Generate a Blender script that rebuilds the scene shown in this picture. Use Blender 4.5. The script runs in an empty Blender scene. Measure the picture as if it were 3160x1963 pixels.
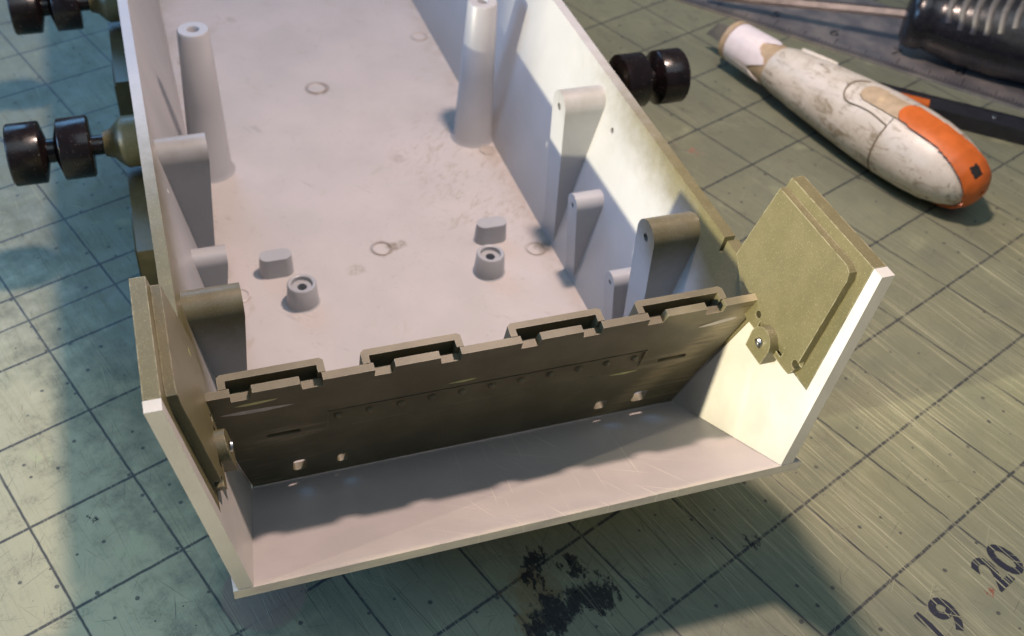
import bpy, bmesh, math, random
from mathutils import Vector, Matrix
random.seed(7)
SC = bpy.context.scene
COL = SC.collection
R = math.radians

# ------------------------------------------------------------------ camera
cam_d = bpy.data.cameras.new('camera')
cam = bpy.data.objects.new('camera', cam_d); COL.objects.link(cam); SC.camera = cam
Rc = ((0.95613971, -0.28865002, 0.04977966), (-0.16555997, -0.67276699, -0.72109255), (0.24163349, 0.68122371, -0.69104813))
rot = Matrix(Rc).transposed() @ Matrix(((1, 0, 0), (0, -1, 0), (0, 0, -1)))
cam.matrix_world = Matrix.Translation((-2.0415, -4.4654, 7.0253)) @ rot.to_4x4()
cam_d.sensor_width = 36; cam_d.sensor_fit = 'HORIZONTAL'
cam_d.lens = 36 * 3153.2 / 3160
cam_d.shift_x = 0.0616; cam_d.shift_y = -0.00425
cam_d.clip_end = 500
cam_d.dof.use_dof = True; cam_d.dof.focus_distance = 6.9; cam_d.dof.aperture_fstop = 0.85

# ------------------------------------------------------------------ light: window air, lamp above, low sun through the left, added fills
W = bpy.data.worlds.new('World'); SC.world = W; W.use_nodes = True
bg = W.node_tree.nodes['Background']; bg.inputs[0].default_value = (0.66, 0.80, 1.0, 1); bg.inputs[1].default_value = 0.12

def lamp(name, kind, loc, energy, color, target=None, **kw):
    d = bpy.data.lights.new(name, kind); d.energy = energy; d.color = color
    for k, v in kw.items(): setattr(d, k, v)
    o = bpy.data.objects.new(name, d); COL.objects.link(o); o.location = loc
    if target is not None:
        o.rotation_euler = (Vector(target) - Vector(loc)).to_track_quat('-Z', 'Y').to_euler()
    return o
lamp('bench_lamp', 'POINT', (1.9, 3.2, 9.9), 4500, (1.0, 0.75, 0.64), shadow_soft_size=0.38)
lamp('low_window_light', 'SPOT', (-100, -22.8, 22.0), 1080000, (1.0, 0.88, 0.61), target=(-2.1, 0.70, 4.6),
     spot_size=R(4.33), spot_blend=0.015, shadow_soft_size=0.75)
lamp('window', 'AREA', (-7, 22, 13), 1700, (0.25, 0.56, 1.0), target=(0, 2, 0), shape='RECTANGLE', size=14, size_y=8)
lamp('left_sky_fill', 'AREA', (-24, 3, 10), 4000, (0.31, 0.59, 1.0), target=(0, 2, 1), shape='RECTANGLE', size=12, size_y=7)  # added blue fill for the right wall, as sky from the left
lamp('overhead_fill', 'AREA', (0, -6, 22), 1100, (0.72, 0.88, 1.0), target=(0, 1, 0), shape='RECTANGLE', size=20, size_y=14)  # added soft fill overhead, stands in for bounced light
SC.view_settings.view_transform = 'Standard'; SC.view_settings.look = 'None'
SC.view_settings.exposure = 0.0; SC.view_settings.gamma = 1.0

# ------------------------------------------------------------------ material helpers
class NT:
    def __init__(s, name):
        s.m = bpy.data.materials.new(name); s.m.use_nodes = True
        s.t = s.m.node_tree; s.b = s.t.nodes['Principled BSDF']; s.L = s.t.links
    def put(s, inp, v):
        if isinstance(v, bpy.types.NodeSocket): s.L.new(v, inp)
        elif isinstance(v, (tuple, list)) and len(v) == 3 and inp.type == 'RGBA': inp.default_value = (*v, 1)
        else: inp.default_value = v
    def n(s, t, ins=(), **kw):
        nd = s.t.nodes.new(t)
        for k, v in kw.items(): setattr(nd, k, v)
        for k, v in (ins.items() if isinstance(ins, dict) else enumerate(ins)): s.put(nd.inputs[k], v)
        return nd
    def math(s, op, *a): return s.n('ShaderNodeMath', a, operation=op).outputs[0]
    def mul(s, a, b): return s.math('MULTIPLY', a, b)
    def add(s, a, b): return s.math('ADD', a, b)
    def sub(s, a, b): return s.math('SUBTRACT', a, b)
    def mx(s, a, b): return s.math('MAXIMUM', a, b)
    def obj(s): return s.n('ShaderNodeTexCoord').outputs['Object']
    def pos(s): return s.n('ShaderNodeNewGeometry').outputs['Position']
    def xyz(s, v): return s.n('ShaderNodeSeparateXYZ', [v]).outputs
    def map(s, v, scale=(1, 1, 1), rotz=0.0, loc=(0, 0, 0)):
        r = s.n('ShaderNodeMapping', {0: v, 2: (0, 0, rotz)}).outputs[0]
        return s.n('ShaderNodeMapping', {0: r, 1: loc, 3: scale}).outputs[0]
    def noise(s, v, scale, detail=3, rough=0.55, dist=0.0):
        return s.n('ShaderNodeTexNoise', {'Vector': v, 'Scale': scale, 'Detail': detail, 'Roughness': rough, 'Distortion': dist}).outputs[0]
    def sm(s, v, a, b, lo=0.0, hi=1.0):
        nd = s.n('ShaderNodeMapRange', {0: v, 1: a, 2: b, 3: lo, 4: hi}, interpolation_type='SMOOTHSTEP'); return nd.outputs[0]
    def mix(s, f, a, b):
        nd = s.t.nodes.new('ShaderNodeMix'); nd.data_type = 'RGBA'
        s.put(nd.inputs[0], f); s.put(nd.inputs[6], a); s.put(nd.inputs[7], b); return nd.outputs[2]
    def bump(s, h, strength=0.2, dist=0.02):
        nd = s.n('ShaderNodeBump', {'Height': h, 'Strength': strength, 'Distance': dist}); s.L.new(nd.outputs[0], s.b.inputs['Normal'])
    def out(s, col=None, rough=None, **kw):
        if col is not None: s.put(s.b.inputs['Base Color'], col)
        if rough is not None: s.put(s.b.inputs['Roughness'], rough)
        for k, v in kw.items(): s.put(s.b.inputs[k.replace('_', ' ')], v)
        return s.m
    def worn_edge(s, r, a, b):
        bn = s.n('ShaderNodeBevel', {'Radius': r}, samples=3).outputs[0]; gn = s.n('ShaderNodeNewGeometry').outputs['Normal']
        d = s.n('ShaderNodeVectorMath', [bn, gn], operation='DOT_PRODUCT').outputs['Value']
        return s.mul(s.sm(d, b, a), s.sm(s.noise(s.pos(), 14, 4, 0.7), 0.36, 0.6))
    def near(s, v, p, r0, r1):
        """1 inside r0 of the point p (xy), 0 outside r1; v a vector socket"""
        d = s.n('ShaderNodeVectorMath', [v, (p[0], p[1], 0)], operation='SUBTRACT').outputs[0]
        d = s.n('ShaderNodeVectorMath', [d, (1, 1, 0)], operation='MULTIPLY').outputs[0]
        l = s.n('ShaderNodeVectorMath', [d], operation='LENGTH').outputs['Value']
        return s.sm(l, r0, r1, 1.0, 0.0)
    def streak(s, v, ang, fx, fy, a, b, seed, dist=0.6):
        u = s.map(v, (fx, fy, 1), R(ang), (seed * 3.7, seed * 1.3, seed))
        return s.sm(s.noise(u, 1.0, 2, 0.5, dist), a, b)

def plain(name, col, rough=0.5, metal=0.0, bumps=0.0, var=0.12, nscale=9, spec=0.5, world=False):
    m = NT(name); v = m.pos() if world else m.obj()
    f = m.noise(v, nscale, 5, 0.6)
    c = m.mix(m.sm(f, 0.3, 0.7), tuple(x * (1 - var) for x in col), tuple(min(1, x * (1 + var)) for x in col))
    if bumps: m.bump(m.noise(v, nscale * 14, 3), bumps, 0.01)
    return m.out(c, m.sm(f, 0.2, 0.8, rough * 0.85, rough * 1.15), Metallic=metal, **{'Specular IOR Level': spec})

OLIVE = (0.235, 0.195, 0.095)
def olive_nodes(m, v):
    a = m.noise(v, 5, 5, 0.6); g = m.noise(v, 90, 2, 0.6)
    c = m.mix(m.sm(a, 0.3, 0.7), (0.104, 0.093, 0.046), (0.122, 0.109, 0.055))
    c = m.mix(m.sm(g, 0.56, 0.70, 0, 0.5), c, (0.24, 0.22, 0.125))
    return c
def mat_olive():
    m = NT('olive_plastic'); v = m.pos(); c = olive_nodes(m, v)
    c = m.mix(m.mul(m.worn_edge(0.014, 0.86, 0.97), 0.75), c, (0.40, 0.37, 0.25))
    m.bump(m.noise(v, 110, 3, 0.65), 0.25, 0.006)
    return m.out(c, 0.38)
def mat_bulkhead():
    # dark olive plate, scraped and rubbed
    m = NT('scraped_olive_plastic'); v = m.pos(); x, y, z = m.xyz(v)
    c = m.mix(m.sm(m.noise(v, 3, 5, 0.6), 0.35, 0.7), (0.104, 0.092, 0.051), (0.142, 0.127, 0.074))
    edge = m.sm(m.math('ABSOLUTE', x), 0.9, 1.9)
    low = m.sm(z, 1.5, 0.6)
    rub = m.mul(m.sm(m.noise(m.map(v, (1.2, 3, 14)), 1.6, 4, 0.6), 0.5, 0.72), m.mul(edge, low))
    c = m.mix(m.mul(rub, 0.6), c, (0.36, 0.31, 0.19))
    band = m.sm(m.math('ABSOLUTE', m.sub(m.add(x, m.mul(m.sub(z, 0.9), -0.62)), 1.42)), 0.03, 0.20, 1, 0)  # tan diagonal: rub wear plus reflected light, painted into the colour
    c = m.mix(m.mul(m.mul(band, m.sm(m.noise(m.map(v, (2, 4, 16)), 2, 4, 0.6), 0.3, 0.6)), 0.7), c, (0.30, 0.25, 0.14))
    ex = m.math('DIVIDE', m.sub(m.math('ABSOLUTE', x), 1.52), 0.38); ez = m.math('DIVIDE', m.sub(z, 1.255), 0.13)
    ell = m.sm(m.add(m.mul(ex, ex), m.mul(ez, ez)), 0.2, 1.0, 1, 0)
    c = m.mix(m.mul(m.mul(m.mul(ell, m.sm(m.math('ABSOLUTE', m.sub(z, 1.266)), 0.02, 0.045)), m.sm(m.noise(m.map(v, (3, 4, 26)), 2, 4, 0.65), 0.36, 0.6)), 0.6), c, (0.28, 0.24, 0.16))
    dust = m.mul(m.sm(m.noise(v, 70, 2, 0.7), 0.69, 0.76), m.sm(m.noise(v, 2.2, 2), 0.42, 0.62))
    c = m.mix(m.mul(dust, 0.55), c, (0.5, 0.46, 0.38))
    c = m.mix(m.mul(m.worn_edge(0.012, 0.86, 0.97), 0.55), c, (0.30, 0.27, 0.20))
    m.bump(m.add(m.noise(v, 120, 3, 0.6), m.mul(m.noise(m.map(v, (2, 2, 60)), 2, 3), 0.8)), 0.22, 0.006)
    return m.out(c, 0.5)
def mat_primer(floor=False):
    # grey-white sprayed inside, fading to bare olive plastic towards nose and rim
    m = NT('sprayed_floor_plastic' if floor else 'sprayed_wall_plastic'); v = m.pos(); x, y, z = m.xyz(v)
    a = m.noise(v, 1.1, 5, 0.6); b = m.noise(v, 6, 5, 0.65)
    c = m.mix(m.sm(a, 0.3, 0.7), (0.415, 0.395, 0.385), (0.465, 0.435, 0.425)) if floor else m.mix(m.sm(a, 0.3, 0.7), (0.315, 0.322, 0.34), (0.35, 0.355, 0.37))
    if floor:
        sm1 = m.mul(m.sm(m.noise(m.map(v, (1.6, 1, 1), R(25)), 3.2, 6, 0.7, 0.8), 0.56, 0.72), m.sm(m.noise(v, 0.8, 2), 0.42, 0.6))
        c = m.mix(m.mul(sm1, 0.45), c, (0.33, 0.28, 0.22))
        sm2 = m.mul(m.sm(m.noise(m.map(v, (9, 2.4, 1), R(-35)), 1.0, 5, 0.6, 1.2), 0.60, 0.68), m.sm(m.noise(v, 1.4, 2), 0.5, 0.62))
        c = m.mix(m.mul(sm2, 0.5), c, (0.30, 0.27, 0.25))
        rgt = m.mul(m.sm(x, 0.1, 1.2), m.mul(m.sm(y, 3.0, 3.8), m.sm(y, 6.5, 5.0)))
        sm3 = m.mul(rgt, m.sm(m.noise(m.map(v, (3, 1.2, 1), R(40)), 4.2, 7, 0.75, 0.9), 0.50, 0.64))
        c = m.mix(m.mul(sm3, 0.5), c, (0.26, 0.215, 0.15))
        sm4 = m.mul(m.sm(m.noise(v, 26, 4, 0.7), 0.60, 0.68), m.sm(m.noise(v, 1.7, 3), 0.46, 0.58))
        c = m.mix(m.mul(sm4, 0.4), c, (0.27, 0.24, 0.20))
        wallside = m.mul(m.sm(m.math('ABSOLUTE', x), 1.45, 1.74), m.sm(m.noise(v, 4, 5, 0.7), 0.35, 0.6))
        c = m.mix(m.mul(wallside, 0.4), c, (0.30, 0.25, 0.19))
        wob = m.n('ShaderNodeVectorMath', [v, m.n('ShaderNodeVectorMath', [m.n('ShaderNodeTexNoise', {'Vector': v, 'Scale': 9.0, 'Detail': 4.0}).outputs[1], (0.12, 0.12, 0)], operation='MULTIPLY').outputs[0]], operation='ADD').outputs[0]
        brk = m.sm(m.noise(v, 20, 5, 0.75), 0.34, 0.58)
        for p, r0, r1, k in (((0.17, 3.53), 0.03, 0.09, 0.9), ((0.27, 3.56), 0.02, 0.07, 0.7), ((-0.30, 3.26), 0.03, 0.12, 0.5), ((1.70, 3.17), 0.05, 0.14, 0.8), ((0.62, 5.05), 0.03, 0.12, 0.45), ((1.69, 4.98), 0.05, 0.15, 0.6)):
            c = m.mix(m.mul(m.mul(m.near(wob, p, r0, r1), brk), k), c, (0.20, 0.165, 0.125))
        for p, q, r, k in (((-0.05, 6.68), (-0.06, 6.68), 0.13, 0.65), ((-0.02, 3.47), (-0.03, 3.46), 0.105, 0.55), ((1.56, 3.09), (1.55, 3.09), 0.10, 0.35), ((1.56, 7.68), (1.55, 7.68), 0.11, 0.25)):
            an = m.mul(m.near(v, p, r * 1.02, r * 1.35), m.sub(1.0, m.near(v, q, r * 0.72, r * 0.95)))
            c = m.mix(m.mul(m.mul(an, m.sm(m.noise(v, 9, 4, 0.7), 0.28, 0.5)), k), c, (0.17, 0.14, 0.11))
        m.bump(b, 0.12, 0.01)
        return m.out(c, m.sm(b, 0.3, 0.7, 0.36, 0.5))
    t = m.add(m.mul(m.sub(1.55, y), 1.0), m.mul(m.sub(z, 1.55), 1.7))
    t = m.mx(t, m.mul(m.mul(m.sm(z, 1.35, 2.12), m.sm(y, 4.8, 1.2)), 1.05))
    t = m.add(t, m.mul(m.sub(b, 0.5), 0.45))
    f = m.sm(t, 0.0, 1.0)
    c = m.mix(f, c, olive_nodes(m, v))
    m.bump(m.noise(v, 60, 3), 0.10, 0.006)
    return m.out(c, 0.38)
def mat_styrene():
    m = NT('white_styrene'); v = m.pos()
    c = m.mix(m.sm(m.noise(v, 3, 5, 0.6), 0.35, 0.7), (0.44, 0.43, 0.405), (0.49, 0.48, 0.455))
    c = m.mix(m.mul(m.sm(m.noise(v, 13, 4, 0.7), 0.60, 0.75), 0.35), c, (0.52, 0.47, 0.36))
    m.bump(m.noise(v, 70, 3, 0.6), 0.18, 0.006)
    return m.out(c, 0.36, Subsurface_Weight=0.12, Subsurface_Radius=(0.06, 0.05, 0.03))
def mat_scored_styrene():
    m = NT('scored_white_styrene'); v = m.pos(); x, y, z = m.xyz(v)
    c = m.mix(m.sm(m.noise(v, 2, 5, 0.6), 0.35, 0.7), (0.39, 0.365, 0.36), (0.43, 0.40, 0.39))
    front = m.sm(y, -0.1, -0.6)
    s1 = m.streak(v, 35, 0.8, 60, 0.66, 0.71, 1, 0.1); s2 = m.streak(v, -20, 70, 1.0, 0.66, 0.71, 2, 0.1); s3 = m.streak(v, 8, 60, 0.8, 0.66, 0.71, 5, 0.1)
    s = m.mul(m.mx(m.mx(s1, s2), s3), m.mul(m.sm(x, -1.0, 0.1), m.sm(x, 1.6, 0.8)))
    c = m.mix(m.mul(s, m.add(0.35, m.mul(front, 0.3))), c, (0.66, 0.63, 0.55))
    edge = m.mul(m.sm(y, -0.72, -0.78), m.sm(m.noise(m.map(v, (1.2, 3, 3)), 2, 6, 0.75), 0.3, 0.65))
    c = m.mix(m.mul(edge, 0.6), c, (0.62, 0.59, 0.48))
    m.bump(m.add(m.noise(v, 60, 3), m.mul(s, 0.8)), 0.2, 0.006)
    return m.out(c, 0.4)
M_OLIVE = mat_olive(); M_BULK = mat_bulkhead(); M_FLOOR = mat_primer(True); M_WALL = mat_primer(); M_WHITE = mat_styrene(); M_SCORED = mat_scored_styrene()
M_DARKOLIVE = plain('housing_olive_plastic', (0.11, 0.095, 0.05), 0.4, bumps=0.1, world=True)  # plain olive tone for the suspension parts
def mat_black():
    m = NT('black_gloss_plastic'); v = m.pos()
    c = m.mix(m.sm(m.noise(v, 5, 4), 0.35, 0.7), (0.006, 0.0045, 0.005), (0.011, 0.007, 0.0075))
    c = m.mix(m.mul(m.sm(m.noise(v, 55, 2, 0.6), 0.70, 0.73), 0.5), c, (0.35, 0.33, 0.30))
    m.bump(m.noise(v, 30, 4, 0.6), 0.08, 0.006)
    return m.out(c, m.sm(m.noise(v, 4, 5, 0.7), 0.3, 0.7, 0.14, 0.34))
M_BLACK = mat_black()
M_METAL = plain('bare_metal', (0.6, 0.6, 0.6), 0.28, 1.0)
M_SLOT_SHADE = plain('slot_shade', (0.02, 0.02, 0.018), 0.7)  # near-black colour painted as the shade inside the strap slot
M_GOUGE = plain('fresh_cut_olive', (0.50, 0.47, 0.20), 0.4, nscale=20)
M_FILLER = plain('grey_filler', (0.46, 0.43, 0.40), 0.6, var=0.15, nscale=12)

# ------------------------------------------------------------------ mesh helpers
def obj(name, bm, mats, parent=None, smooth=40, off=None, label=None):
    if off is not None: bmesh.ops.translate(bm, vec=off, verts=bm.verts)
    bmesh.ops.recalc_face_normals(bm, faces=bm.faces)
    me = bpy.data.meshes.new(name); bm.to_mesh(me); bm.free()
    for m in (mats if isinstance(mats, (list, tuple)) else [mats]): me.materials.append(m)
    me.polygons.foreach_set('use_smooth', [True] * len(me.polygons))
    me.set_sharp_from_angle(angle=R(smooth))
    o = bpy.data.objects.new(name, me); COL.objects.link(o)
    if parent: o.parent = parent
    if label: o['label'] = label
    return o
def thing(name, label, cat, loc=(0, 0, 0), rotz=0, group=None):
    o = bpy.data.objects.new(name, None); COL.objects.link(o)
    o.location = loc; o.rotation_euler = (0, 0, rotz); o['label'] = label; o['category'] = cat
    o.empty_display_size = 0.2
    if group: o['group'] = group
    return o
def bev(bm, w, seg=2, ang=25):
    es = [e for e in bm.edges if len(e.link_faces) == 2 and e.calc_face_angle(0) > R(ang)]
    if es: bmesh.ops.bevel(bm, geom=es, offset=w, segments=seg, profile=0.5, affect='EDGES', clamp_overlap=True)
    return bm
def extrude(bm, A, B):
    """closed solid between two matching vertex rings"""
    a = [bm.verts.new(p) for p in A]; b = [bm.verts.new(p) for p in B]; n = len(a)
    fa = bm.faces.new(a); fb = bm.faces.new(b[::-1])
    for i in range(n): bm.faces.new((a[i], b[i], b[(i + 1) % n], a[(i + 1) % n]))
    return fa, fb
def box(bm, lo, hi):
    (x0, y0, z0), (x1, y1, z1) = lo, hi
    extrude(bm, [(x0, y0, z0), (x1, y0, z0), (x1, y1, z0), (x0, y1, z0)], [(x0, y0, z1), (x1, y0, z1), (x1, y1, z1), (x0, y1, z1)])
    return bm
def lathe(bm, prof, o, d, seg=40, sx=1.0):
    """prof: (radius, distance along d) pairs; closed at both ends"""
    d = Vector(d).normalized(); o = Vector(o)
    u = d.orthogonal().normalized() if abs(d.z) > 0.9 else d.cross(Vector((0, 0, 1))).normalized(); w = u.cross(d)
    rings = []
    for r, h in prof:
        if r < 1e-6: rings.append([bm.verts.new(o + d * h)])
        else: rings.append([bm.verts.new(o + d * h + u * r * math.cos(2 * math.pi * i / seg) + w * r * sx * math.sin(2 * math.pi * i / seg)) for i in range(seg)])
    for a, b in zip(rings, rings[1:]):
        for i in range(seg):
            j = (i + 1) % seg
            if len(a) == 1 and len(b) == 1: continue
            if len(a) == 1: bm.faces.new((a[0], b[i], b[j]))
            elif len(b) == 1: bm.faces.new((a[i], b[0], a[j]))
            else: bm.faces.new((a[i], b[i], b[j], a[j]))
    if len(rings[0]) > 1: bm.faces.new(rings[0])
    if len(rings[-1]) > 1: bm.faces.new(rings[-1][::-1])
    return bm
def tube(bm, pts, r, seg=8):
    pts = [Vector(p) for p in pts]; rings = []
    for i, p in enumerate(pts):
        t = (pts[min(i + 1, len(pts) - 1)] - pts[max(i - 1, 0)]).normalized()
        u = t.cross(Vector((0.13, 0.2, 1))).normalized(); w = u.cross(t)
        rings.append([bm.verts.new(p + (u * math.cos(2 * math.pi * k / seg) + w * math.sin(2 * math.pi * k / seg)) * r) for k in range(seg)])
    for a, b in zip(rings, rings[1:]):
        for k in range(seg): bm.faces.new((a[k], b[k], b[(k + 1) % seg], a[(k + 1) % seg]))
    bm.faces.new(rings[0]); bm.faces.new(rings[-1][::-1])
    return bm
def cut(o, cutter_bm, mat=None):
    """boolean difference, applied"""
    bmesh.ops.recalc_face_normals(cutter_bm, faces=cutter_bm.faces)
    me = bpy.data.meshes.new('cutter'); cutter_bm.to_mesh(me); cutter_bm.free()
    for m in o.data.materials: me.materials.append(m)
    if mat is not None:
        me.materials.append(mat)
    c = bpy.data.objects.new('cutter', me); COL.objects.link(c)
    c.matrix_world = Matrix.Translation(o.parent.location) if o.parent else Matrix()
    md = o.modifiers.new('cut', 'BOOLEAN'); md.object = c; md.operation = 'DIFFERENCE'; md.solver = 'EXACT'
    bpy.context.view_layer.update()
    new = bpy.data.meshes.new_from_object(o.evaluated_get(bpy.context.evaluated_depsgraph_get()))
    o.modifiers.clear(); old = o.data; o.data = new; new.name = old.name
    bpy.data.objects.remove(c); bpy.data.meshes.remove(me); bpy.data.meshes.remove(old)
    new.polygons.foreach_set('use_smooth', [True] * len(new.polygons)); new.set_sharp_from_angle(angle=R(35))

# ------------------------------------------------------------------ work table and cutting mat
def mat_cutting():
    m = NT('cutting_mat_surface'); v = m.obj()
    wv = m.n('ShaderNodeVectorMath', [v, m.n('ShaderNodeVectorMath', [m.n('ShaderNodeVectorMath', [m.n('ShaderNodeTexNoise', {'Vector': v, 'Scale': 9.0, 'Detail': 3.0}).outputs[1], (0.5, 0.5, 0.5)], operation='SUBTRACT').outputs[0], (0.012, 0.012, 0)], operation='MULTIPLY').outputs[0]], operation='ADD').outputs[0]
    x, y, z = m.xyz(wv)
    big = m.noise(v, 0.55, 4, 0.6); mid = m.noise(v, 3.2, 5, 0.65); fine = m.noise(v, 22, 4, 0.7)
    c = m.mix(m.sm(m.add(x, m.mul(m.sub(mid, 0.5), 2.5)), -6.0, -4.2), m.mix(m.sm(big, 0.35, 0.68), (0.43, 0.42, 0.27), (0.48, 0.47, 0.30)), m.mix(m.sm(big, 0.35, 0.68), (0.165, 0.182, 0.128), (0.215, 0.233, 0.158)))  # paler base on the left imitates the lit strip, painted into the colour
    c = m.mix(m.mul(m.mul(m.sm(mid, 0.48, 0.72), m.sm(m.noise(v, 34, 4, 0.8), 0.40, 0.62)), 0.6), c, (0.13, 0.135, 0.10))
    c = m.mix(m.mul(m.sm(m.noise(m.map(v, (1, 0.6, 1), R(15), (7, 3, 0)), 2.3, 8, 0.80, 0.5), 0.54, 0.70), 0.5), c, (0.10, 0.095, 0.08))
    c = m.mix(m.mul(m.sm(m.noise(v, 55, 5, 0.8), 0.55, 0.72), 0.32), c, (0.13, 0.12, 0.09))
    c = m.mix(m.mul(m.sm(m.noise(v, 1.9, 3, 0.5), 0.62, 0.74), 0.35), c, (0.36, 0.39, 0.24))
    # worn zone near the front edge, thick with knife strokes
    worn = m.mul(m.sm(y, 3.2, 0.4), m.sm(m.noise(v, 0.9, 3), 0.25, 0.6))
    dk = m.mx(m.streak(wv, 4, 52, 0.7, 0.60, 0.67, 1, 0.15), m.streak(wv, -3, 70, 0.5, 0.62, 0.68, 2, 0.1))
    dk = m.mx(dk, m.mul(m.streak(wv, 60, 44, 0.35, 0.69, 0.73, 3, 0.1), 0.6))
    dk = m.mx(dk, m.mul(m.streak(wv, -40, 48, 0.4, 0.69, 0.73, 8, 0.1), 0.6))
    c = m.mix(m.mul(dk, m.add(0.12, m.mul(worn, 0.55))), c, (0.07, 0.08, 0.06))
    lt = m.mx(m.streak(wv, 6, 48, 0.35, 0.60, 0.68, 4, 0.1), m.mx(m.streak(wv, 2, 80, 0.5, 0.61, 0.69, 5, 0.1), m.mul(m.streak(wv, 4, 14, 0.25, 0.58, 0.75, 9, 0.1), 0.5)))
    right = m.mul(m.sm(x, -2.2, 0.6), worn)
    lt2 = m.mx(m.streak(wv, 10, 60, 0.3, 0.69, 0.73, 6, 0.1), m.streak(wv, -25, 60, 0.3, 0.71, 0.74, 7, 0.1))
    ltf = m.mx(m.mul(lt, m.add(0.06, m.mul(right, 0.8))), m.mul(lt2, m.add(0.08, m.mul(worn, 0.35))))
    c = m.mix(m.mul(right, 0.55), c, (0.285, 0.29, 0.175))  # paler tint imitates the sunlit front right, painted into the colour
    # short stray cuts in all directions
    st = None
    for k, (ang, fx, fy, th) in enumerate(((25, 60, 1.6, 0.70), (-62, 60, 1.5, 0.71), (78, 55, 1.4, 0.71), (-20, 70, 1.2, 0.70), (48, 64, 1.5, 0.715))):
        f = m.streak(v, ang, fx, fy, th, th + 0.025, 11 + k, 0.05); st = f if st is None else m.mx(st, f)
    c = m.mix(m.mul(st, 0.55), c, (0.075, 0.08, 0.065))
    sl = None
    for k, (ang, fx, fy, th) in enumerate(((12, 66, 1.0, 0.70), (-33, 62, 1.1, 0.715), (66, 60, 1.2, 0.715), (3, 74, 0.6, 0.69))):
        f = m.streak(v, ang, fx, fy, th, th + 0.025, 21 + k, 0.05); sl = f if sl is None else m.mx(sl, f)
    ltf = m.mx(ltf, m.mul(sl, 0.38))
    # printed inch grid
    def line(c_, w): 
        d = m.math('ABSOLUTE', m.sub(m.math('FRACT', m.add(c_, 0.5)), 0.5)); return m.sm(d, w - 0.006, w + 0.006, 1, 0)
    gx = m.mul(line(x, 0.0115), m.sm(y, -1.36, -1.34)); gy = m.mul(line(y, 0.0145), m.sm(y, -1.1, -1.05))
    wear = m.sm(m.noise(m.map(v, (30, 4, 1), R(4)), 1.0, 3, 0.6), 0.36, 0.46, m.sub(0.72, m.mul(worn, 0.62)), 1.0)
    grid = m.mul(m.mx(gx, gy), wear)
    diag = m.math('ABSOLUTE', m.add(m.mul(m.add(x, 5.04), 0.02), m.sub(6.56, y)))
    diag = m.mul(m.mul(m.sm(diag, 0.010, 0.018, 1, 0), m.sm(m.noise(v, 6, 3), 0.3, 0.42)), m.sm(x, -3.3, -3.4))
    grid = m.mx(grid, m.mul(diag, 0.85))
    # quarter-inch dots
    q = m.n('ShaderNodeVectorMath', [wv, (4, 4, 0)], operation='MULTIPLY').outputs[0]
    q = m.n('ShaderNodeVectorMath', [q, (0.5, 0.5, 0)], operation='ADD').outputs[0]
    cell = m.n('ShaderNodeVectorMath', [q], operation='FLOOR').outputs[0]
    fr = m.n('ShaderNodeVectorMath', [m.n('ShaderNodeVectorMath', [q], operation='FRACTION').outputs[0], (0.5, 0.5, 0)], operation='SUBTRACT').outputs[0]
    wn = m.n('ShaderNodeTexWhiteNoise', {'Vector': cell}, noise_dimensions='3D')
    jit = m.n('ShaderNodeVectorMath', [m.n('ShaderNodeVectorMath', [wn.outputs[1], (0.5, 0.5, 0.5)], operation='SUBTRACT').outputs[0], (0.35, 0.35, 0)], operation='MULTIPLY').outputs[0]
    dl = m.n('ShaderNodeVectorMath', [m.n('ShaderNodeVectorMath', [m.n('ShaderNodeVectorMath', [fr, jit], operation='ADD').outputs[0], (1, 1, 0)], operation='MULTIPLY').outputs[0]], operation='LENGTH').outputs['Value']
    rad = m.sm(wn.outputs[0], 0.35, 1.0, 0.0, 0.085)
    dots = m.math('LESS_THAN', dl, rad)
    ink = m.mx(grid, m.mul(dots, 0.85))
    c = m.mix(m.mul(ink, 0.86), c, (0.022, 0.027, 0.042))
    # spills
    wob = m.n('ShaderNodeVectorMath', [v, m.n('ShaderNodeVectorMath', [m.n('ShaderNodeVectorMath', [m.n('ShaderNodeTexNoise', {'Vector': m.map(v, (2, 1, 1), R(20)), 'Scale': 6.0, 'Detail': 6.0, 'Roughness': 0.7}).outputs[1], (0.5, 0.5, 0.5)], operation='SUBTRACT').outputs[0], (0.62, 0.62, 0)], operation='MULTIPLY').outputs[0]], operation='ADD').outputs[0]
    blk = None
    for p, r in (((-2.53, 1.05), 0.11), ((-2.68, 0.92), 0.09), ((-2.28, 0.80), 0.10), ((-2.72, 0.58), 0.20), ((-2.30, 0.45), 0.17), ((-2.92, 0.50), 0.14), ((-2.50, 0.52), 0.12), ((-2.95, 0.15), 0.2), ((-2.65, 0.05), 0.12)):
        f = m.near(wob, p, r * 0.78, r * 1.10); blk = f if blk is None else m.mx(blk, f)
    brown = m.mx(m.near(wob, (-2.75, 0.86), 0.1, 0.3), m.near(wob, (-2.95, 0.62), 0.1, 0.22))
    c = m.mix(m.mul(brown, 0.55), c, (0.15, 0.10, 0.03))
    c = m.mix(m.mul(blk, m.sm(fine, 0.28, 0.46, 0.35, 0.92)), c, (0.012, 0.015, 0.022))
    st = m.mul(m.near(wv, (-4.64, 2.20), 0.34, 0.39), m.sm(m.noise(v, 26, 4, 0.7), 0.34, 0.42, 0.25, 0.9))
    c = m.mix(st, c, (0.25, 0.20, 0.155))
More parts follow.
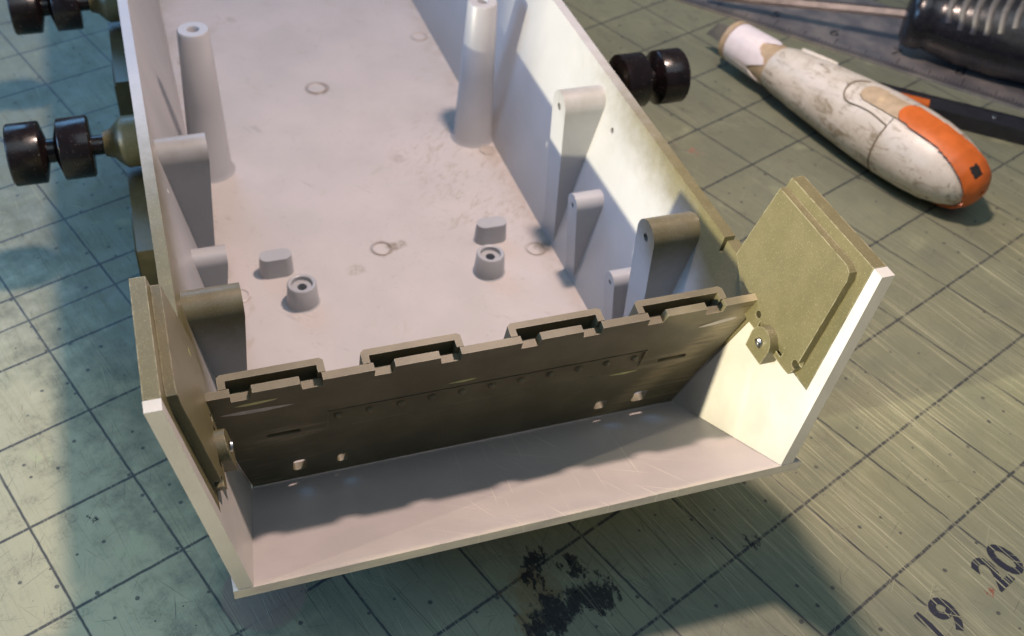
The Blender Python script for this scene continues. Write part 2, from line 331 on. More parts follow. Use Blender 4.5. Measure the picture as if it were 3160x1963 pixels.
    for p, r, col, k in (((0.608, -1.632), 0.05, (0.22, 0.05, 0.03), 0.9), ((1.78, 1.05), 0.11, (0.36, 0.14, 0.10), 0.5), ((3.55, 4.66), 0.07, (0.32, 0.12, 0.10), 0.5), ((-5.62, 4.72), 0.09, (0.42, 0.45, 0.26), 0.9), ((-5.35, 3.3), 0.12, (0.42, 0.45, 0.27), 0.6), ((-0.75, 0.04), 0.06, (0.02, 0.02, 0.03), 0.9), ((-5.5, 3.78), 0.035, (0.01, 0.01, 0.012), 0.95), ((-4.3, 2.1), 0.04, (0.02, 0.02, 0.02), 0.8)):
        c = m.mix(m.mul(m.near(wob, p, r * 0.7, r), k), c, col)
    c = m.mix(ltf, c, (0.50, 0.50, 0.33))
    m.bump(m.add(m.add(m.mul(fine, 0.35), m.mul(m.mx(dk, ltf), -0.9)), m.mul(dots, -0.8)), 0.30, 0.012)
    return m.out(c, m.sub(m.sm(mid, 0.3, 0.7, 0.40, 0.56), m.mul(blk, 0.16)), **{'Specular IOR Level': 0.35})
def mat_ink():
    m = NT('worn_black_ink'); v = m.obj()
    f = m.mx(m.streak(v, 7, 60, 0.8, 0.58, 0.61, 1, 0.1), m.sm(m.noise(v, 22, 4, 0.7), 0.67, 0.70))
    f2 = m.streak(v, -40, 50, 1, 0.66, 0.69, 3, 0.1)
    return m.out(m.mix(m.mx(f, f2), (0.02, 0.024, 0.04), (0.33, 0.345, 0.215)), 0.5)
GS = 0.88644
bm = bmesh.new(); box(bm, (-40, -30, -1.2), (60, 70, -0.071))
tb = obj('work_table', bm, plain('table_top_wood', (0.22, 0.15, 0.09), 0.5, nscale=3)); tb['kind'] = 'structure'
mat_t = thing('cutting_mat', 'worn green self-healing cutting mat with black inch grid and knife scars under everything', 'cutting mat', (2.68455, -0.50709, 0), R(21))
mat_t.scale = (GS,) * 3
bm = bmesh.new(); box(bm, (-19.6, -2.15, -0.08), (15.6, 22.4, 0)); bev(bm, 0.012)
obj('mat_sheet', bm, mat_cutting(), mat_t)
M_INK = mat_ink()
def text(body, x, y, size, parent, mat, name='printed_number', z=0.004, rotz=0, wx=1.0, offs=0.0):
    cu = bpy.data.curves.new(name, 'FONT'); cu.body = body; cu.size = size; cu.resolution_u = 4; cu.offset = offs
    t = bpy.data.objects.new('tmp', cu); COL.objects.link(t); bpy.context.view_layer.update()
    me = bpy.data.meshes.new_from_object(t.evaluated_get(bpy.context.evaluated_depsgraph_get())); me.name = name
    bpy.data.objects.remove(t); me.materials.clear(); me.materials.append(mat)
    o = bpy.data.objects.new(name, me); COL.objects.link(o); o.parent = parent
    o.location = (x, y, z); o.rotation_euler = (0, 0, rotz); o.scale = (wx, 1, 1); return o
text('20', 0.68, -1.665, 0.47, mat_t, M_INK, offs=0.012)
text('19', -0.27, -1.665, 0.47, mat_t, M_INK, offs=0.012)

# ------------------------------------------------------------------ model hull   (heights below are taken from 0.9 under the mat)
DZ = Vector((0, 0, -0.9))
hull = thing('model_hull', 'open plastic tank model hull, grey inside, olive at the nose with white sheet plates', 'model kit')
SL = 0.2
def xin(z): return 1.74 + SL * (z - 1)
def prism(poly, s, t, dx=0.0, w=0.008, seg=2):
    bm = bmesh.new()
    A = [(s * (xin(z) + dx), y, z) for y, z in poly]; B = [(s * (xin(z) + dx + t), y, z) for y, z in poly]
    fa, fb = extrude(bm, A, B); fb.material_index = 1
    bev(bm, w, seg); return bm
def H(name, bm, mats, label=None, parent=hull, smooth=40): return obj(name, bm, mats, parent, smooth, DZ, label)
PZ = lambda y: 1.37 + (0.49 - y) * 0.508           # top of the sloping white plate

# floor
bm = bmesh.new(); box(bm, (-1.76, 1.19, 0.93), (1.76, 12.4, 1.0))
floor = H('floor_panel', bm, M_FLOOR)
# side walls
HOLES = ((2.834, 2.572, 0.03), (1.15, 2.634, 0.038))
for s in (-1, 1):
    zt = (lambda y: 2.87 + 0.022 * (min(y, 6) - 1)) if s > 0 else (lambda y: 2.95)
    top = [(12.4, zt(12)), (9, zt(9)), (6, zt(6)), (3, zt(3)), (0.835, zt(0.83)), (0.825, 2.74), (0.785, 2.75), (0.79, zt(0.8)), (0.59, zt(0.6))]
    poly = [(12.4, 0.93)] + top + [(0.30, 2.70), (0.17, 2.62), (0.50, 1.372), (1.24, 0.996), (1.30, 0.93)]
    sw = H('side_wall', prism(poly, s, 0.095, w=0.012), [M_WALL, M_OLIVE])
    cb = bmesh.new()
    for y, z, r in HOLES: lathe(cb, [(r, 0), (r, 0.5)], (s * (xin(z) - 0.1), y, z - 0.9), (s, 0, 0), 14)
    cut(sw, cb)
bm = bmesh.new(); extrude(bm, [(-1.76, 12.4, 0.93), (1.76, 12.4, 0.93), (2.13, 12.4, 2.9), (-2.13, 12.4, 2.9)], [(-1.76, 12.5, 0.93), (1.76, 12.5, 0.93), (2.13, 12.5, 2.9), (-2.13, 12.5, 2.9)])
H('rear_wall', bm, M_WALL)
# columns with screw holes
for s in (-1, 1):
    bm = bmesh.new(); lathe(bm, [(0.0, 0.4), (0.055, 0.4), (0.055, 1.72), (0.065, 1.735), (0.150, 1.735), (0.163, 1.72), (0.194, 0.9), (0.228, 0.05), (0.265, 0.0)], (s * 1.545, 5.25, 1.0), (0, 0, 1))
    H('mounting_column', bm, M_WALL)
    # low screw bosses and oval pads
    bm = bmesh.new(); lathe(bm, [(0.0, 0.02), (0.048, 0.02), (0.048, 0.19), (0.10, 0.19), (0.104, 0.232), (0.114, 0.240), (0.134, 0.240), (0.143, 0.230), (0.158, 0.01), (0.17, 0.0)], (s * 0.965, 2.875, 1.0), (0, 0, 1))
    H('screw_boss', bm, M_WALL)
    bm = bmesh.new(); A = []; B = []
    for i in range(40):
        a = 2 * math.pi * i / 40; cx = 0.075 if math.cos(a) >= 0 else -0.075
        A.append((s * 1.14 + cx + 0.1 * math.cos(a), 3.365 + 0.1 * math.sin(a), 0.999)); B.append((s * 1.14 + cx + 0.085 * math.cos(a), 3.365 + 0.085 * math.sin(a), 1.225))
    extrude(bm, A, B); bev(bm, 0.018, 3, 40)
    H('locating_pad', bm, M_WALL)
def ring(x, y, r):
    bm = bmesh.new(); lathe(bm, [(r, -0.002), (r - 0.002, 0.010), (r - 0.010, 0.016), (r - 0.018, 0.016), (r - 0.026, 0.004), (0, 0.005)], (x, y, 1.0), (0, 0, 1), 32)
    H('ejector_mark', bm, M_FLOOR)
for x, y, r in ((-0.02, 3.47, 0.108), (-1.55, 3.09, 0.105), (1.56, 3.09, 0.105), (-0.05, 6.68, 0.125), (1.63, 4.92, 0.095), (1.56, 7.68, 0.11), (-1.56, 7.68, 0.11)): ring(x, y, r)
for x in (-1.09, 1.25):
    bm = bmesh.new(); lathe(bm, [(0.14, -0.002), (0.135, 0.025), (0.12, 0.032), (0, 0.034)], (x, 1.95, 1.0), (0, 0, 1), 32); H('round_pad', bm, M_FLOOR)
# wall brackets
for s in (-1, 1):
    for yc, zc, r, xi in ((3.245, 2.64, 0.155, 1.665), (2.62, 1.925, 0.112, 1.655), (1.25, 2.62, 0.155, 1.66), (1.66, 1.765, 0.10, 1.66)):
        arc = [(yc + r * math.cos(a), zc + r * math.sin(a)) for a in [math.pi * i / 18 for i in range(19)]]
        r2 = r * 0.97
        poly = [(yc + r2, 1.4), (yc + r, zc - 0.02)] + arc + [(yc - r, zc - 0.02), (yc - r2, 1.4), (yc - r2, 0.998), (yc + r2, 0.998)]
        bm = bmesh.new(); extrude(bm, [(s * (xi + max(0, zc - z) / (zc - 1.0) * (1.757 - xi)), y, z) for y, z in poly], [(s * (xin(z) + 0.03), y, z) for y, z in poly]); bev(bm, 0.024, 3, 30)
        o = H('wall_bracket', bm, M_WALL)
        cb = bmesh.new(); lathe(cb, [(r * 0.24, 0), (r * 0.24, 0.22)], (s * (xi - 0.05), yc - 0.005, zc - 0.9), (s, 0, 0), 20); cut(o, cb)

# sloping white plate across the nose
bm = bmesh.new()
def plate(x0, x1, y0, y1, t):
    A = [(x0, y0, PZ(y0)), (x1, y0, PZ(y0)), (x1, y1, PZ(y1)), (x0, y1, PZ(y1))]
    extrude(bm, [(x, y - 0.04 * t / 0.09 * 0, z - t) for x, y, z in A], A)
plate(-2.075, 2.115, -0.79, 0.485, 0.09); bev(bm, 0.008)
H('sloping_plate', bm, [M_SCORED], label='white sheet plate sloping up to the front edge')
bm = bmesh.new(); A = [(-1.70, 0.4852, PZ(0.4852)), (1.70, 0.4852, PZ(0.4852)), (1.70, 1.189, PZ(1.189)), (-1.70, 1.189, PZ(1.189))]
extrude(bm, [(x, y, z - 0.08) for x, y, z in A], A); H('inner_slope', bm, M_FLOOR)

# dark olive bulkhead: x across, s up the plate, d behind its face
UP = Vector((0, -0.2269, 0.9739)); BK = Vector((0, 0.9739, 0.2269)); O0 = Vector((0, 0.49, 1.372))
def BP(x, s, d): return O0 + Vector((x, 0, 0)) + UP * s + BK * d
ST = 1.489
hs = (-1.955, -0.975, 0.095, 1.085)
front = [(-1.80, 0.004), (1.80, 0.004), (2.088, ST)]
for h in reversed(hs):
    front += [(h + 0.69, ST), (h + 0.69, ST - 0.078), (h + 0.55, ST - 0.078), (h + 0.535, ST), (h + 0.215, ST), (h + 0.195, ST - 0.078), (h + 0.07, ST - 0.078), (h + 0.07, ST)]
front += [(-2.088, ST)]
bm = bmesh.new(); extrude(bm, [BP(x, s, 0) for x, s in front], [BP(x, s, 0.062) for x, s in front]); bev(bm, 0.009, 2)
bulk = H('bulkhead_plate', bm, M_BULK, label='dark olive scraped cross plate with notched top edge')
cb = bmesh.new()
def cbox(x0, x1, s0, s1, d0, d1):
    P = [(x0, s0), (x1, s0), (x1, s1), (x0, s1)]
    extrude(cb, [BP(x, s, d0) + DZ for x, s in P], [BP(x, s, d1) + DZ for x, s in P])
def crnd(xc, sc, w, h, r, d0, d1):
    P = []
    for k, (sx, sy) in enumerate(((1, 1), (-1, 1), (-1, -1), (1, -1))):
        for i in range(6):
            a = math.pi / 2 * (k + i / 5); P.append((xc + sx * (w / 2 - r) + r * math.cos(a), sc + sy * (h / 2 - r) + r * math.sin(a)))
    extrude(cb, [BP(x, s, d0) + DZ for x, s in P], [BP(x, s, d1) + DZ for x, s in P])
P4 = lambda x: [BP(x, 0.755, -0.05) + DZ, BP(x, 1.008, -0.05) + DZ, BP(x, 1.008, 0.03) + DZ, BP(x, 0.755, 0.002) + DZ]
extrude(cb, P4(-1.22), P4(1.265))
cbox(-1.23, 1.275, 1.012, 1.030, -0.05, 0.058)
for s in (-1, 1): crnd(s * 1.545, 0.815, 0.25, 0.055, 0.026, -0.05, 0.056)
for x, s, w, h in ((-1.432, 0.235, 0.10, 0.165), (-1.094, 0.215, 0.085, 0.12), (1.085, 0.215, 0.10, 0.13), (1.432, 0.235, 0.12, 0.165)): crnd(x, s, w, h, 0.03, -0.05, 0.2)
cut(bulk, cb)
rv = None
for k in range(11):
    x = -1.146 + k * 0.2346
    if rv is None:
        bm = bmesh.new(); lathe(bm, [(0.030, -0.006), (0.029, 0.012), (0.018, 0.024), (0, 0.027)], (0, 0, 0), -BK, 12); rv = obj('rivet', bm, M_BULK, bulk, 60)
        o = rv
    else:
        o = rv.copy(); COL.objects.link(o); o.parent = bulk
    o.location = BP(x, 0.905, 0.018) + DZ
for h in hs:
    U = [(h, 0.063), (h, 0.155), (h + 0.025, 0.175), (h + 0.695, 0.175), (h + 0.72, 0.155), (h + 0.72, 0.063), (h + 0.668, 0.063), (h + 0.668, 0.122), (h + 0.052, 0.122), (h + 0.052, 0.063)]
    bm = bmesh.new(); extrude(bm, [BP(x, 0.95, d) for x, d in U], [BP(x, ST + 0.004, d) for x, d in U]); bev(bm, 0.009, 2)
    H('hinge_pocket', bm, M_BULK)
    bm = bmesh.new(); extrude(bm, [BP(x, ST - 0.22, d) for x, d in ((h + 0.053, 0.064), (h + 0.667, 0.064), (h + 0.667, 0.121), (h + 0.053, 0.121))], [BP(x, ST - 0.17, d) for x, d in ((h + 0.053, 0.064), (h + 0.667, 0.064), (h + 0.667, 0.121), (h + 0.053, 0.121))])
    H('pocket_floor', bm, M_BULK)
def gouge(p, a, L, w, n, mat, name='cut_mark', t=0.012):
    """a thin raised sliver lying on a face: p centre, a along, n outward"""
    p = Vector(p); a = Vector(a).normalized(); n = Vector(n).normalized(); b = a.cross(n); bm = bmesh.new()
    pts = []
    for i in range(9):
        u = -1 + i / 4; pts.append((u, w * (1 - u * u) ** 0.7 * (0.8 + 0.4 * random.random())))
    up = [p + a * (u * L / 2) + b * q * 0.6 + n * 0.001 for u, q in pts]; dn = [p + a * (u * L / 2) - b * q * 0.4 + n * 0.001 for u, q in pts[1:-1]][::-1]
    ringv = up + dn; c0 = [bm.verts.new(v) for v in ringv]; cc = bm.verts.new(p + n * t)
    for i in range(len(c0)): bm.faces.new((c0[i], c0[(i + 1) % len(c0)], cc))
    bm.faces.new(c0[::-1]); return H(name, bm, mat)
gouge(BP(-1.72, 1.345, 0), (1, 0, 0.03), 0.30, 0.035, -BK, M_GOUGE)
gouge(BP(-0.23, 1.10, 0), (1, 0, 0.02), 0.22, 0.025, -BK, M_GOUGE)
gouge(BP(1.15, 0.72, 0), (1, 0, 0.0), 0.26, 0.016, -BK, M_GOUGE)
gouge(BP(-1.72, 1.24, 0), (1, 0, -0.02), 0.52, 0.05, -BK, M_FILLER, 'filler_smear', 0.006)
gouge(BP(1.83, 1.27, 0), (1, 0, 0.12), 0.42, 0.05, -BK, M_FILLER, 'filler_smear', 0.006)

# cheeks either side of the nose
ol = [(0.59, 2.94), (0.506, 3.66), (-0.522, 3.665), (-0.605, 2.628), (0.168, 2.622), (0.30, 2.702)]
wh = [(0.498, PZ(0.498) + 0.004), (0.166, 2.618), (-0.608, 2.622), (-0.526, 3.665), (-0.615, 3.665), (-0.782, PZ(-0.782) + 0.003)]
pan = [(0.575, 2.925), (0.497, 3.585), (-0.375, 3.585), (-0.425, 3.56), (-0.446, 3.51), (-0.472, 2.71), (-0.445, 2.64), (-0.38, 2.632), (0.166, 2.632), (0.30, 2.706)]
for s in (-1, 1):
    ch = H('nose_cheek', prism(ol, s, 0.098, w=0.010), [M_OLIVE, M_OLIVE], label='olive plastic cheek standing above the hull rim')
    pn = H('raised_panel', prism(pan, s, 0.062, dx=-0.064, w=0.013, seg=2), [M_OLIVE, M_OLIVE], parent=ch)
    cb = bmesh.new()
    for y, z, r in ((0.075, 2.745, 0.030), (-0.452, 2.742, 0.034)): lathe(cb, [(r, 0), (r, 0.09)], (s * (xin(z) - 0.10), y, z - 0.9), (s, 0, 0), 16)
    lathe(cb, [(0.168, 0), (0.168, 0.022)], (s * (xin(2.7) - 0.072), -0.14, 2.70 - 0.9), (s, 0, 0.2 * -1 * -1), 28)
    cut(pn, cb)
    lug = [(-0.125 + 0.118 * math.cos(a), 2.665 + 0.118 * math.sin(a)) for a in [R(-15 + 210 * i / 20) for i in range(21)]] + [(-0.235, 2.545), (-0.02, 2.545)]
    lg = H('idler_lug', prism(lug, s, 0.124, dx=-0.131, w=0.016, seg=3), [M_OLIVE, M_OLIVE], parent=ch)
    bm = bmesh.new(); lathe(bm, [(0.042, -0.004), (0.040, 0.012), (0.018, 0.014), (0.014, 0.004), (0, 0.004)], (s * (xin(2.66) - 0.132), -0.125, 2.66), (-s, 0, -0.2), 18)
    H('bolt', bm, M_METAL, parent=ch)
    H('white_cheek', prism(wh, s, 0.10, w=0.009), [M_WHITE, M_WHITE], label='bare white sheet plate below and in front of the olive cheek')
gouge((-(xin(3.05) - 0.054), 0.36, 3.05), (0, -0.25, -1), 0.16, 0.016, (1, 0, 0.2), M_GOUGE)
gouge((-(xin(2.86) - 0.004), 0.70, 2.82), (0, -0.25, -1), 0.14, 0.014, (1, 0, 0.2), M_GOUGE)

# axle bosses, black wheel hubs, suspension housings
for s in (-1, 1):
    for yc, zc in ((4.0, 2.33), (6.85, 2.33)):
        x0 = xin(zc) + 0.08
        bm = bmesh.new(); lathe(bm, [(0.24, 0), (0.24, 2.36 - x0), (0.215, 2.40 - x0), (0.14, 2.47 - x0), (0.11, 2.55 - x0), (0.05, 2.56 - x0)], (s * x0, yc, zc), (s, 0, 0))
        b = H('axle_boss', bm, M_OLIVE)
        bm = bmesh.new(); lathe(bm, [(0.09, 2.55), (0.09, 2.655), (0.27, 2.66), (0.285, 2.672), (0.285, 2.925), (0.277, 2.935), (0.11, 2.985), (0.11, 3.045), (0.277, 3.09), (0.285, 3.10), (0.285, 3.36), (0.272, 3.375), (0.1, 3.375)], (0, yc, zc), (s, 0, 0), 56)
        H('wheel_hub', bm, M_BLACK, parent=b)
        bm = bmesh.new(); box(bm, (min(s * (x0 + 0.0), s * 2.40), yc - 1.25, 1.30), (max(s * (x0 + 0.0), s * 2.40), yc + 0.10, 2.02)); bev(bm, 0.04, 2)
        bx = H('suspension_housing', bm, M_DARKOLIVE)
        bm = bmesh.new(); box(bm, (min(s * 2.401, s * 2.43), yc - 0.95, 1.36), (max(s * 2.401, s * 2.43), yc - 0.30, 1.8)); bev(bm, 0.012, 1)
        H('housing_cover', bm, M_DARKOLIVE, parent=bx)
        bm = bmesh.new(); box(bm, (min(s * (x0 + 0.02), s * 2.24), yc + 0.42, 1.7), (max(s * (x0 + 0.02), s * 2.24), yc + 0.62, 2.56)); bev(bm, 0.02, 1)
        H('bump_stop', bm, M_DARKOLIVE)

# ------------------------------------------------------------------ tools on the mat
def mat_ivory():
    m = NT('grubby_ivory_plastic'); v = m.obj()
    c = m.mix(m.sm(m.noise(v, 3, 5, 0.6), 0.35, 0.7), (0.60, 0.57, 0.48), (0.70, 0.67, 0.59))
    g = m.mul(m.sm(m.noise(m.map(v, (1, 2.2, 2.2)), 3.6, 7, 0.75, 0.8), 0.49, 0.63), m.sm(m.noise(v, 1.1, 2), 0.34, 0.56))
    c = m.mix(m.mul(g, 0.8), c, (0.25, 0.20, 0.115))
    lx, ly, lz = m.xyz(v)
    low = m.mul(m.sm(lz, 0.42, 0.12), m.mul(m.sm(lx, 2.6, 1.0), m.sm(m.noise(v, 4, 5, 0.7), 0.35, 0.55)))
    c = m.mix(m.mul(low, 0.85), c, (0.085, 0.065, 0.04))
    d = m.mul(m.sm(m.noise(v, 7, 4, 0.7), 0.62, 0.68), m.sm(m.noise(v, 2.0, 2), 0.42, 0.56))
    c = m.mix(m.mul(d, 0.85), c, (0.06, 0.045, 0.03))
    sp = m.sm(m.noise(v, 24, 2, 0.6), 0.68, 0.72)
    c = m.mix(m.mul(sp, 0.6), c, (0.15, 0.11, 0.07))
    return m.out(c, 0.42)
M_IVORY = mat_ivory()
M_ORANGE = plain('orange_plastic', (0.58, 0.135, 0.022), 0.42, var=0.1, nscale=6)
M_BEIGE = plain('beige_plastic', (0.46, 0.36, 0.23), 0.5, var=0.12)
M_WRAP = plain('white_tape', (0.80, 0.76, 0.77), 0.55, var=0.05)
M_STEEL = None
def mat_steel():
    m = NT('brushed_steel'); v = m.obj()
    n = m.noise(m.map(v, (1.2, 60, 1)), 1.0, 3, 0.6); b = m.noise(v, 1.6, 4, 0.6)
    c = m.mix(m.sm(b, 0.35, 0.68), (0.34, 0.34, 0.37), (0.62, 0.58, 0.54))
    m.bump(n, 0.06, 0.004)
    return m.out(c, m.sm(b, 0.3, 0.7, 0.34, 0.5), Metallic=0.75)
M_STEEL = mat_steel()

# white utility knife: local x runs from nose to butt
KX = math.atan2(-3.60, 1.02)
knife = thing('utility_knife', 'grubby ivory utility knife with orange strap round its rounded butt', 'knife', (5.52, 6.20, 0), KX)
ctrl = [(0.0, 0.235, 0.40), (0.06, 0.262, 0.40), (0.75, 0.285, 0.41), (0.95, 0.335, 0.42), (1.4, 0.385, 0.43), (1.9, 0.435, 0.445), (2.4, 0.475, 0.455), (2.8, 0.485, 0.46), (3.1, 0.475, 0.46), (3.35, 0.44, 0.455), (3.55, 0.38, 0.45), (3.7, 0.30, 0.445), (3.8, 0.20, 0.44), (3.85, 0.10, 0.44), (3.865, 0.0, 0.44)]
def RK(t):
    for (a, r0, z0), (b, r1, z1) in zip(ctrl, ctrl[1:]):
        if a <= t <= b:
            f = (t - a) / (b - a); return r0 + (r1 - r0) * f, z0 + (z1 - z0) * f
    return ctrl[-1][1:]
def KP(t, phi, off=0.0):          # phi 0 faces the camera side (local -y), 90 up
    r, zc = RK(t); r += off
    return Vector((t, -r * math.cos(phi), zc + r * 0.93 * math.sin(phi)))
def shell(t0, t1, nt, keep=None, off=0.0, seg=64, caps=True):
    bm = bmesh.new(); rows = []
    ts = [t0 + (t1 - t0) * i / nt for i in range(nt + 1)]
    for t in ts: rows.append([bm.verts.new(KP(t, 2 * math.pi * k / seg, off)) for k in range(seg)])
    for i in range(nt):
        for k in range(seg):
            q = (rows[i][k], rows[i][(k + 1) % seg], rows[i + 1][(k + 1) % seg], rows[i + 1][k])
            if keep is None or keep(sum((v.co for v in q), Vector()) / 4): bm.faces.new(q)
    if caps and keep is None:
        bm.faces.new(rows[0]); bm.faces.new(rows[-1][::-1])
    else:
        bmesh.ops.delete(bm, geom=[v for v in bm.verts if not v.link_faces], context='VERTS')
    return bm
TS = 2.72
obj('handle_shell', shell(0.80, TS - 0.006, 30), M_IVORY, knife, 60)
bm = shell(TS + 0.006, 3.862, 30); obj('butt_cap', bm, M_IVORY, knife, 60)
bm = bmesh.new(); lathe(bm, [(0.24, 0), (0.255, 0.02), (0.262, 0.30), (0.275, 0.82)], (0.04, 0, 0.405), (1, 0, 0), 48); obj('barrel', bm, M_BEIGE, knife, 60)
bm = bmesh.new(); lathe(bm, [(0.262, 0.02), (0.266, 0.03), (0.286, 0.56), (0.2, 0.56)], (0.04, 0, 0.405), (1, 0, 0), 64)
for v in bm.verts:
    if v.co.x > 0.5 and (v.co.yz - Vector((0, 0.405))).length > 0.21: v.co.x += 0.12 * math.sin(math.atan2(v.co.y, v.co.z - 0.405) * 5 + 1) + 0.05 * random.random()
obj('tape_wrap', bm, M_WRAP, knife, 60)
bm = bmesh.new(); lathe(bm, [(0.22, -0.05), (0.268, -0.045), (0.272, 0.03), (0.24, 0.035)], (0.02, 0, 0.405), (1, 0, 0), 48); bev(bm, 0.012); obj('nose_collar', bm, M_BEIGE, knife, 60)
bm = bmesh.new(); lathe(bm, [(0.0, -0.16), (0.12, -0.15), (0.17, -0.06), (0.17, 0.0)], (0.02, 0, 0.405), (1, 0, 0), 32); obj('blade_chuck', bm, M_METAL, knife, 60)
bm = bmesh.new(); extrude(bm, [(-0.10, 0.006, 0.26), (-0.10, 0.006, 0.56), (-0.34, 0.006, 0.50), (-0.50, 0.006, 0.27)], [(-0.10, -0.006, 0.26), (-0.10, -0.006, 0.56), (-0.34, -0.006, 0.50), (-0.50, -0.006, 0.27)]); obj('blade', bm, M_STEEL, knife)
bm = bmesh.new()
A = [KP(t, R(p), -0.05) for t, p in ((0.95, 118), (1.35, 118), (1.45, 128), (1.35, 138), (0.95, 138))]; B = [KP(t, R(p), 0.035) for t, p in ((0.95, 118), (1.35, 118), (1.45, 128), (1.35, 138), (0.95, 138))]
extrude(bm, A, B); bev(bm, 0.015); obj('thumb_clip', bm, M_IVORY, knife)
pc = R(72); side = Vector((0, math.sin(pc), math.cos(pc)))      # across the strap
def strapkeep(c):
    q = c - Vector((0, 0, 0.45)); lat = q.dot(side); up = q.dot(Vector((0, -math.cos(pc), math.sin(pc))))
    if c.x < 2.86 and (c.x - 2.86) ** 2 + lat * lat > 0.15 ** 2: return False
    slot = 3.66 < c.x < 3.80 and abs(lat - 0.0) < 0.05 and up < 0.1
    return abs(lat) < 0.15 + 0.05 * (c.x > 3.3) * (c.x - 3.3) / 0.5 and (up > 0 or c.x > 3.05) and not slot
bm = shell(2.70, 3.863, 80, strapkeep, 0.016, 160)
r_ = bmesh.ops.solidify(bm, geom=bm.faces[:], thickness=0.03)
obj('strap', bm, M_ORANGE, knife, 50)
def slotkeep(c):
    q = c - Vector((0, 0, 0.45)); return c.x > 3.45 and abs(q.dot(side) + 0.02) < 0.055 and 0.0 < q.dot(Vector((0, -math.cos(pc), math.sin(pc)))) < 0.31
bm = shell(3.4, 3.863, 60, slotkeep, 0.05, 160); bmesh.ops.solidify(bm, geom=bm.faces[:], thickness=0.012); obj('slot_shade_patch', bm, M_SLOT_SHADE, knife, 50)  # raised dark patch painted as the shade inside the slot
def cavkeep(c):
    q = c - Vector((0, 0, 0.45)); lat = q.dot(side); up = q.dot(Vector((0, -math.cos(pc), math.sin(pc))))
    return up > 0 and ((abs(lat) < 0.13 and 2.28 < c.x < 2.85) or (c.x - 2.28) ** 2 + lat * lat < 0.13 ** 2)
bm = shell(2.1, 2.9, 60, cavkeep, 0.004, 160); bmesh.ops.solidify(bm, geom=bm.faces[:], thickness=0.02); obj('strap_recess', bm, M_BEIGE, knife, 50)
M_SEAM = plain('seam_brown', (0.16, 0.13, 0.08), 0.7)  # brown for the line along the shell joint
path = [KP(TS, R(a), 0.001) for a in range(-80, 41, 6)] + [KP(TS - 0.02, R(42), 0.002)] + [KP(TS - 0.04 - 0.53 * i / 8, R(42 + 4 * math.sin(i / 8 * 3)), 0.003) for i in range(9)] + [KP(2.12 - 0.16 * math.sin(R(a)), R(70 - 27 * math.cos(R(a))), 0.004) for a in range(0, 170, 14)]
bm = bmesh.new(); tube(bm, path, 0.010); obj('seam_line', bm, M_SEAM, knife, 80)

# slim black knife, partly under the ivory one
bx = math.atan2(-0.65, 0.76)
kn2 = thing('snap_off_knife', 'slim black snap-off knife with orange slider, lying between ivory knife and steel ruler', 'knife', (7.0, 5.22, 0), bx)
M_BLK2 = plain('black_knife_plastic', (0.02, 0.022, 0.028), 0.32, var=0.2)
bm = bmesh.new(); box(bm, (-0.15, -0.30, 0.0), (4.4, 0.02, 0.20)); bev(bm, 0.05, 3); obj('body', bm, M_BLK2, kn2)
bm = bmesh.new(); box(bm, (0.0, -0.02, 0.201), (4.2, 0.0, 0.212)); obj('edge_rib', bm, M_BLK2, kn2)
bm = bmesh.new(); box(bm, (0.05, -0.345, 0.05), (0.82, -0.20, 0.245)); bev(bm, 0.04, 3); obj('slider', bm, M_ORANGE, kn2)
bm = bmesh.new(); lathe(bm, [(0.035, 0), (0.03, 0.012), (0, 0.015)], (1.62, -0.14, 0.2), (0, 0, 1), 16); obj('rivet', bm, M_METAL, kn2)

# steel ruler: local x along the marked edge
rl = thing('steel_ruler', 'dull steel ruler with engraved black graduations lying under the screwdriver', 'ruler', (5.709, 8.088, 0.0), math.atan2(-3.747, 3.208))
bm = bmesh.new(); box(bm, (-3.2, 0.0, 0.002), (9.5, 1.82, 0.04)); bev(bm, 0.006, 1); obj('blade', bm, M_STEEL, rl)
M_MARK = plain('engraved_black', (0.03, 0.03, 0.035), 0.6)
bm = bmesh.new()
for i in range(0, 400):
    x = -3.0 + i * GS / 32; L = 0.30 if i % 32 == 0 else 0.22 if i % 16 == 0 else 0.17 if i % 8 == 0 else 0.12 if i % 2 == 0 else 0.08
    vs = [bm.verts.new(p) for p in ((x, 0.01, 0.0425), (x + 0.012, 0.01, 0.0425), (x + 0.012, 0.01 + L, 0.0425), (x, 0.01 + L, 0.0425))]; bm.faces.new(vs)
g = obj('graduations', bm, M_MARK, rl); g['kind'] = 'stuff'
for i in range(1, 12): text(str(i), -3.0 + i * GS - 0.16, 0.36, 0.30, rl, M_MARK, z=0.0425)

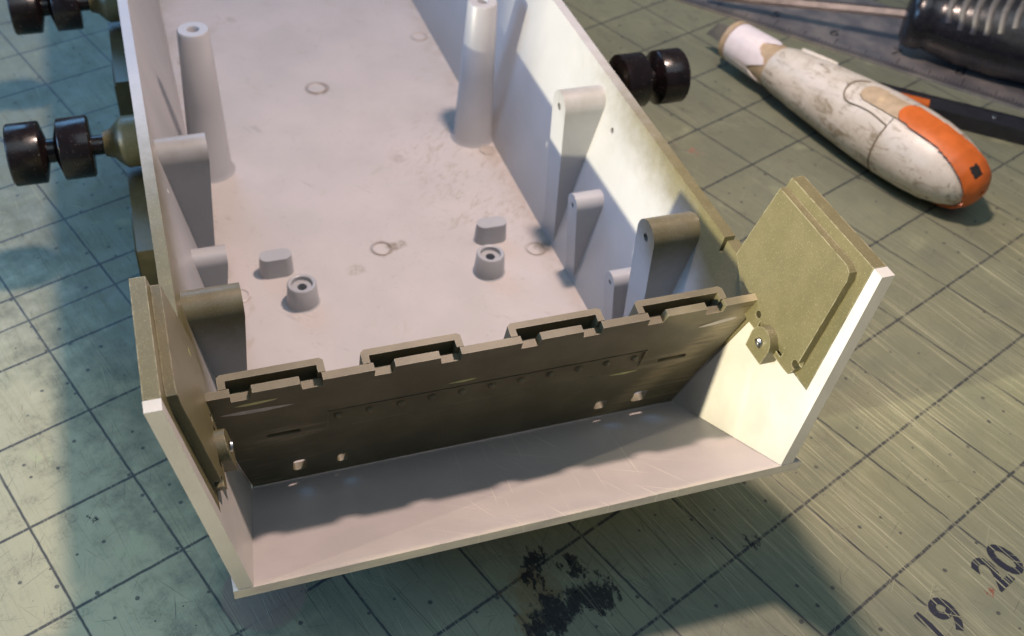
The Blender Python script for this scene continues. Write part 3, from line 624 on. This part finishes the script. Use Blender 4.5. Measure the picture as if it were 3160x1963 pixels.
# screwdriver across the ruler
dr = Vector((0.77, -0.64, 0)).normalized()
sd = thing('screwdriver', 'black screwdriver with grey ribbed grip window and steel shaft resting on the ruler', 'screwdriver', (8.12, 6.14, 0), math.atan2(dr.y, dr.x))
M_GRIP = plain('grey_rubber', (0.05, 0.048, 0.052), 0.55, var=0.1)
M_BLK3 = plain('black_handle_plastic', (0.012, 0.013, 0.017), 0.26, var=0.2)
M_SHAFT = plain('dull_steel_shaft', (0.26, 0.23, 0.21), 0.38, 0.8)
bm = bmesh.new(); lathe(bm, [(0.0, -2.75), (0.05, -2.72), (0.075, -2.5), (0.072, 0.0), (0.072, 0.3)], (0, 0, 0.56), (1, 0, 0.135), 6); obj('shaft', bm, M_SHAFT, sd, 30)
hp = [(0.10, -0.02), (0.34, 0.0), (0.44, 0.05), (0.47, 0.14), (0.47, 0.26), (0.44, 0.32), (0.47, 0.42), (0.55, 0.8), (0.60, 1.3), (0.58, 1.9), (0.50, 2.6), (0.48, 3.2), (0.44, 3.8), (0.3, 4.1), (0, 4.15)]
bm = bmesh.new(); lathe(bm, hp, (0, 0, 0.60), (1, 0, 0), 48); obj('handle', bm, M_BLK3, sd, 50)
def hr(x):
    for (r0, a), (r1, b) in zip(hp, hp[1:]):
        if a <= x <= b: return r0 + (r1 - r0) * (x - a) / (b - a)
    return 0.3
for i in range(6):                                       # ribs set in the grip window, facing up and to the camera
    x = 0.50 + i * 0.16; w = (0.38, 0.46, 0.47, 0.44, 0.36, 0.24)[i]; rr = hr(x)
    pts = [(x + 0.018 * math.sin(6 * a), a) for a in [R(50) + (j / 14 - 0.5) * 2 * w * 1.4 for j in range(15)]]
    bm = bmesh.new(); tube(bm, [(px, -(rr - 0.045) * math.cos(a), 0.60 + (rr - 0.045) * math.sin(a)) for px, a in pts], 0.062, 10)
    obj('grip_rib', bm, M_GRIP, sd, 60)
bm = bmesh.new(); lathe(bm, [(0.04, 0), (0.035, 0.012), (0, 0.014)], Vector((1.75, -hr(1.75) * math.cos(R(35)), 0.60 + hr(1.75) * math.sin(R(35)))), (0, -math.cos(R(35)), math.sin(R(35))), 14); obj('rivet', bm, M_METAL, sd)
